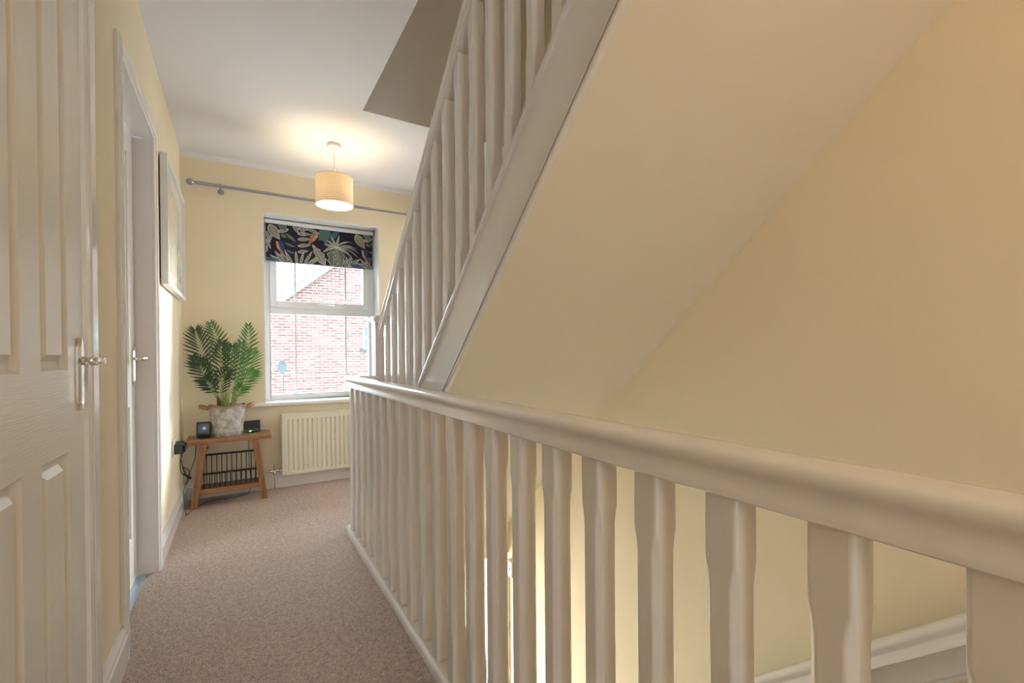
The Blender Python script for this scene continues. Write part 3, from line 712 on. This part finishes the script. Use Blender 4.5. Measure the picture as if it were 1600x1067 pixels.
f = MB(); f.box(.571, .6675, 2.6, 2.665, .0003, .038); world(f.build('return_base', M['gloss'], bevel=.003), lb)
f = MB(); f.box(CX-.041, CX+.041, -.335, -.2505, .0003, .96); world(f.build('newel_post', M['gloss'], bevel=.004), lb)
f = MB(); f.box(.572, .576, -.25, 2.70, -.4, -.002); st('trim_9', f, M['gloss'])   # painted apron on the stairwell side

# ------------------------------------------------------------------ upper flight
SX = .680   # outer face of the outer string
flight = thing('staircase', (SX, 2.7, 0), 'upper flight of stairs seen from below, white moulded outer string and cream plastered soffit', 'staircase')
CT, CBt = 2.588, 2.292       # z + T*y along the top and bottom edge of the string
Y0_, Y1_ = 2.66, -.05
def slope_pts(prof, x, y0, y1):
    """prof = (out, C): out = towards -x from x, C = z+T*y"""
    return [[(x-a, y, C-T*y) for a, C in prof] for y in (y0, y1)]
cs = math.cos(TH)
def V(d): return d/cs
prof = [(0, CBt), (.014, CBt), (.018, CBt+V(.003)), (.019, CBt+V(.009)), (.016, CBt+V(.013)), (.002, CBt+V(.015)), (.002, CBt+V(.021)), (.015, CBt+V(.022)), (.016, CBt+V(.027)), (.012, CBt+V(.033)), (.005, CBt+V(.037)), (.004, CBt+V(.043)), (.0, CBt+V(.044)),
        (0, CT-.004), (-.032, CT-.004), (-.032, 2.36), (-.008, 2.343)]
f = MB(); f.loft([[(x, y, z) for x, y, z in r] for r in slope_pts(prof, SX, 2.635, Y1_)], sm=False)
# plumb cut foot at the landing
world(f.build('outer_string', M['gloss'], bevel=.001), flight)
f = MB()
nst = 13; rise = 2.62/nst; go = rise/T; yn0 = (2.573-rise)/T
for k in range(nst):
    ya = yn0-k*go; z = (k+1)*rise
    f.box(SX+.033, XR-.001, ya-go, ya, z-.015, z); f.box(SX+.033, XR-.001, ya-.01, ya, z-rise+.012, z-.015)
    f.box(SX+.033, XR-.001, ya, ya+.012, z-.03, z)
world(f.build('steps', M['carpet']), flight)
f = MB(); CS = 2.343
yb_, yt_ = 2.8695, -.06
f.loft([[(SX+.0085, y, CS-T*y), (XR-.0005, y, CS-T*y), (XR-.0005, y, CS+.012-T*y), (SX+.0325, y, CS+.012-T*y)] for y in (yb_, yt_)], sm=False)
world(f.build('soffit', M['soffit']), flight)
# trimmer beneath the foot of the stairs
f = MB(); f.box(.55, XR, 2.8715, 2.90, -.46, -.4005); st('trim_10', f, M['soffit'])

sb = thing('stair_balustrade', (.7155, 2.68, 0), 'white stair balustrade climbing past the ceiling opening, with capped newel post by the window', 'balustrade')
BXc = .7155
f = MB()
BRs = [(-.044, -.006), (-.046, .002), (-.044, .010), (-.036, .013), (-.034, .018), (-.0225, .024), (.0225, .024), (.034, .018), (.036, .010), (.036, -.006)]
f.loft([[(BXc+a, y, CT+V(b)-T*y) for a, b in BRs] for y in (2.632, Y1_)], sm=True)
world(f.build('base_rail', M['gloss']), sb)
CRb = 3.530-V(.050)
f = MB(); f.loft([[(BXc+a, y, CRb+V(b)-T*y) for a, b in RAILP] for y in (2.640, .35)], sm=True)
world(f.build('handrail', M['gloss']), sb)
L0 = CT+V(.024)+.0005; L1 = CRb-.0005
P2_ = baluster(L0, L1, T).build('baluster', M['gloss'], bevel=.0025); first = True
for k in range(0, 18):
    y = 2.557-.0205-.1235*k
    o = P2_ if first else P2_.copy()
    if not first: COL.objects.link(o)
    first = False; o.parent = sb; o.location = (0, y-2.68, -T*y)
f = MB(); nx0, nx1, ny0, ny1 = .668, .750, 2.641, 2.723
f.box(nx0, nx1, ny0, ny1, .0005, 1.165); nw = world(f.build('newel_post', M['gloss'], bevel=.004), sb)
f = MB(); cx, cy = (nx0+nx1)/2, (ny0+ny1)/2
rings = [[(cx+sx*h, cy+sy*h, z) for sx, sy in ((-1, -1), (1, -1), (1, 1), (-1, 1))] for z, h in ((1.1655, .039), (1.172, .041), (1.182, .050), (1.190, .053), (1.200, .053), (1.206, .048), (1.214, .028), (1.217, .0))]
f.loft(rings[:-1], sm=False); c_ = f.build('newel_cap', M['gloss'], bevel=.002); c_.parent = nw

# wall handrail of the lower flight
lr = thing('wall_handrail', (1.60, .5, .2), 'white moulded handrail sloping along the right wall of the lower stairs, bottom right', 'handrail')
C2 = .68-V(.055)
f = MB(); f.loft([[(1.600+a*1.1, y, C2+V(b*1.0)-T*y) for a, b in RAILP] for y in (2.6, -.6)], sm=True); world(f.build('rail', M['gloss']), lr)
BP = [(0, -.085), (-.016, -.085), (-.020, -.081), (-.020, -.074), (-.014, -.070), (-.014, .010), (-.020, .016), (-.034, .020), (0, .020)]
f = MB(); f.loft([[(XR-.0005+a, y, C2+V(b)-T*y) for a, b in BP] for y in (2.6, -.6)], sm=False); world(f.build('backing_board', M['gloss'], bevel=.002), lr)
# lower flight
lf = thing('lower_staircase', (1.1, -.25, 0), 'lower flight of carpeted stairs dropping behind the spindles towards the hall', 'staircase')
f = MB(); r2 = 2.65/13; g2 = r2/T
for k in range(12):
    z = -(k+1)*r2; ya = -.25+k*g2
    f.box(.552, XR-.001, ya, ya+g2, z-.03, z); f.box(.552, XR-.001, ya-.012, ya, z-.03, z+r2-.02)
world(f.build('steps', M['carpet']), lf)
# lower hall door and small wall unit
f = MB(); f.box(XR-.020, XR-.0005, 2.92, 3.66, -2.65, -.66)
o = f.build('door_3', M['gloss'], bevel=.002); tag(o, kind='structure')
f = MB(); 
f.box(XR-.03, XR-.0004, 2.86, 2.918, -2.65, -.60); f.box(XR-.03, XR-.0004, 3.662, 3.72, -2.65, -.60); f.box(XR-.03, XR-.0004, 2.918, 3.662, -.658, -.60)
st('trim_11', f, M['gloss'], bevel=.003)
wb = thing('wall_thermostat', (XR, 2.81, -.6), 'small cream box with a dark slot on the wall, glimpsed low between the spindles', 'thermostat')
f = MB(); f.box(XR-.035, XR-.0005, 2.775, 2.85, -.60, -.49); world(f.build('case', M['radiator'], bevel=.004), wb)
f = MB(); f.box(XR-.0365, XR-.0352, 2.79, 2.806, -.555, -.53); world(f.build('display', M['black']), wb)

# ------------------------------------------------------------------ outside
HY = 14.0
house = thing('neighbour_house', (4, HY, -3), 'red brick gable end of the neighbouring house outside the window', 'house')
f = MB(); ez, ax, az_ = 2.32, 5.2, 5.97; gx0, gx1 = .70, 9.7
f.add([(gx0, HY, -3), (gx1, HY, -3), (gx1, HY, ez), (ax, HY, az_), (gx0, HY, ez), (gx0, HY+8, -3), (gx1, HY+8, -3), (gx1, HY+8, ez), (ax, HY+8, az_), (gx0, HY+8, ez)],
      [(0, 1, 2, 3, 4), (5, 9, 8, 7, 6), (0, 5, 6, 1), (1, 6, 7, 2), (0, 4, 9, 5)])
world(f.build('wall', M['brick']), house)
for s in (0, 1):
    xs = [(gx0, ax), (gx1, ax)][s]; dx = -.35 if s == 0 else .35; sl = (az_-ez)/(ax-gx0)
    f = MB(); A = (xs[0]+dx, ez-.35*sl); B = (xs[1], az_)
    f.add([(A[0], HY-.28, A[1]+.03), (B[0], HY-.28, B[1]+.03), (B[0], HY+8.2, B[1]+.03), (A[0], HY+8.2, A[1]+.03), (A[0], HY-.28, A[1]+.09), (B[0], HY-.28, B[1]+.09), (B[0], HY+8.2, B[1]+.09), (A[0], HY+8.2, A[1]+.09)],
          [(0, 1, 2, 3), (4, 7, 6, 5), (0, 4, 5, 1), (2, 6, 7, 3), (0, 3, 7, 4), (1, 5, 6, 2)]); world(f.build('roof', M['roof']), house)
    f = MB(); f.add([(A[0], HY-.27, A[1]-.15), (B[0], HY-.27, B[1]-.15), (B[0], HY-.27, B[1]+.029), (A[0], HY-.27, A[1]+.029), (A[0], HY-.24, A[1]-.15), (B[0], HY-.24, B[1]-.15), (B[0], HY-.24, B[1]+.029), (A[0], HY-.24, A[1]+.029)],
          [(0, 1, 2, 3), (4, 7, 6, 5), (0, 4, 5, 1), (2, 6, 7, 3), (0, 3, 7, 4), (1, 5, 6, 2)]); world(f.build('bargeboard', M['bargeboard']), house)
for (x, z0, z1) in ((3.30, 1.16, 1.84),):
    f = MB(); f.box(x-.12, x+.75, HY-.03, HY+.02, z0, z1); w_ = world(f.build('window', M['bargeboard']), house)
    f = MB()
    for a in (0, 1):
        for b in (0, 1): f.box(x-.06+a*.40, x+.27+a*.40, HY-.04, HY-.031, z0+.05+b*.34, z0+.31+b*.34)
    g_ = f.build('pane', M['bglass']); g_.parent = w_
    f = MB(); f.box(x-.2, x+.83, HY-.08, HY+.02, z0-.08, z0-.001); world(f.build('window_sill', M['dish']), house)
dish = thing('satellite_dish', (.96, HY-1, -3), 'grey satellite dish on a thin pole in front of the brick house', 'satellite dish')
f = MB(); f.tube([(.96, HY-1, -3), (.96, HY-1, .56)], .014, 8); o = world(f.build('pole', M['dish']), dish)
f = MB(); f.lathe([(0, .0), (.08, -.008), (.165, -.033), (.165, -.041), (.08, -.016), (0, -.01)], (.93, HY-1.02, .70), 'y', 28, sq=(.66, 1)); world(f.build('reflector', M['dish']), dish)
f = MB(); f.tube([(.93, HY-1.05, .52), (1.05, HY-1.35, .50), (1.22, HY-1.45, .56)], .016, 8); f.lathe([(0, 0), (.04, 0), (.04, .1), (0, .1)], (1.22, HY-1.5, .57), 'y', 12); world(f.build('receiver_arm', M['roof']), dish)
f = MB(); f.box(-30, 40, 4.3, 60, -3.1, -3.0); st('ground', f, M['paving'])

# ------------------------------------------------------------------ light
w = bpy.data.worlds.new('overcast sky'); S.world = w; w.use_nodes = True; nt = w.node_tree; bg = nt.nodes['Background']
bg.inputs['Color'].default_value = (.76, .88, 1.0, 1); bg.inputs['Strength'].default_value = 10.0
def area(name, loc, rot, sx, sy, power, col):
    l = bpy.data.lights.new(name, 'AREA'); l.shape = 'RECTANGLE'; l.size = sx; l.size_y = sy; l.energy = power; l.color = col
    o = bpy.data.objects.new(name, l); COL.objects.link(o); o.location = loc; o.rotation_euler = rot; return o
def portal(name, loc, rot, sx, sy):
    o = area(name, loc, rot, sx, sy, 1, (1, 1, 1)); o.data.cycles.is_portal = True; return o
portal('window_portal', ((WX0+WX1)/2, YF+.32, 1.35), (-PI/2, 0, 0), .9, 1.5)
# daylight: an added fill lamp outside the window, the lower hall's window, the open room to the left of the camera
def aim(o, t):
    d = Vector(t)-o.location; o.rotation_euler = d.to_track_quat('-Z', 'Y').to_euler()
o = area('window_fill', (4.6, 6.6, 2.8), (0, 0, 0), 2.6, 2.2, 7000, (.88, .95, 1)); aim(o, (.55, 3.9, 1.2))  # unseen lamp, added to strengthen daylight on the left wall by the window
area('hall_daylight', (.6, YF-.12, -1.45), (-PI/2, 0, 0), .8, 1.2, 7, (.93, 1, .92))
o = area('far_landing_fill', (2.3, 3.3, 1.25), (0, 0, 0), .9, 1.4, 15, (.95, .97, 1)); aim(o, (.6, 3.3, 1.0))  # unseen lamp, added in the side room to brighten the far landing
o = area('back_room_daylight', (.0, -2.5, 1.25), (0, 0, 0), .6, 1.3, 9, (.82, .91, 1)); aim(o, (.5, .6, .8))
def point(name, loc, power, col, r=.06):
    l = bpy.data.lights.new(name, 'POINT'); l.energy = power; l.color = col; l.shadow_soft_size = r
    o = bpy.data.objects.new(name, l); COL.objects.link(o); o.location = loc; return o
point('near_landing_lamp', (.75, -.9, 2.15), 8, (1, .68, .36), .10)
point('upper_well_fill', (1.1, -1.3, 4.4), 10, (1, .94, .88), .12)  # added light without a fitting, lifts the dim upper stairwell
sun = bpy.data.lights.new('sun', 'SUN'); sun.energy = .5; sun.angle = .2; sun.color = (1, .96, .9)
so = bpy.data.objects.new('sun', sun); COL.objects.link(so); so.rotation_euler = (math.radians(40), 0, math.radians(-25))

# ------------------------------------------------------------------ camera
yaw, pitch, roll = 0.5380678, -0.0053307, -0.0084585
wv = Vector((math.sin(yaw)*math.cos(pitch), math.cos(yaw)*math.cos(pitch), math.sin(pitch)))
r = Vector((math.cos(yaw), -math.sin(yaw), 0)); u = r.cross(wv)
r2 = r*math.cos(roll)+u*math.sin(roll); u2 = -r*math.sin(roll)+u*math.cos(roll)
cam = bpy.data.cameras.new('camera'); co = bpy.data.objects.new('camera', cam); COL.objects.link(co)
mx = Matrix((r2, u2, -wv)).transposed().to_4x4(); mx.translation = Vector((0, 0, .989)); co.matrix_world = mx
cam.sensor_width = 36; cam.lens = 714.189/1600*36; cam.shift_y = 22.43/1600; cam.clip_start = .02; cam.clip_end = 200
S.camera = co
S.view_settings.view_transform = 'Standard'; S.view_settings.look = 'None'; S.view_settings.gamma = 1; S.view_settings.exposure = .80
S.view_settings.use_curve_mapping = False
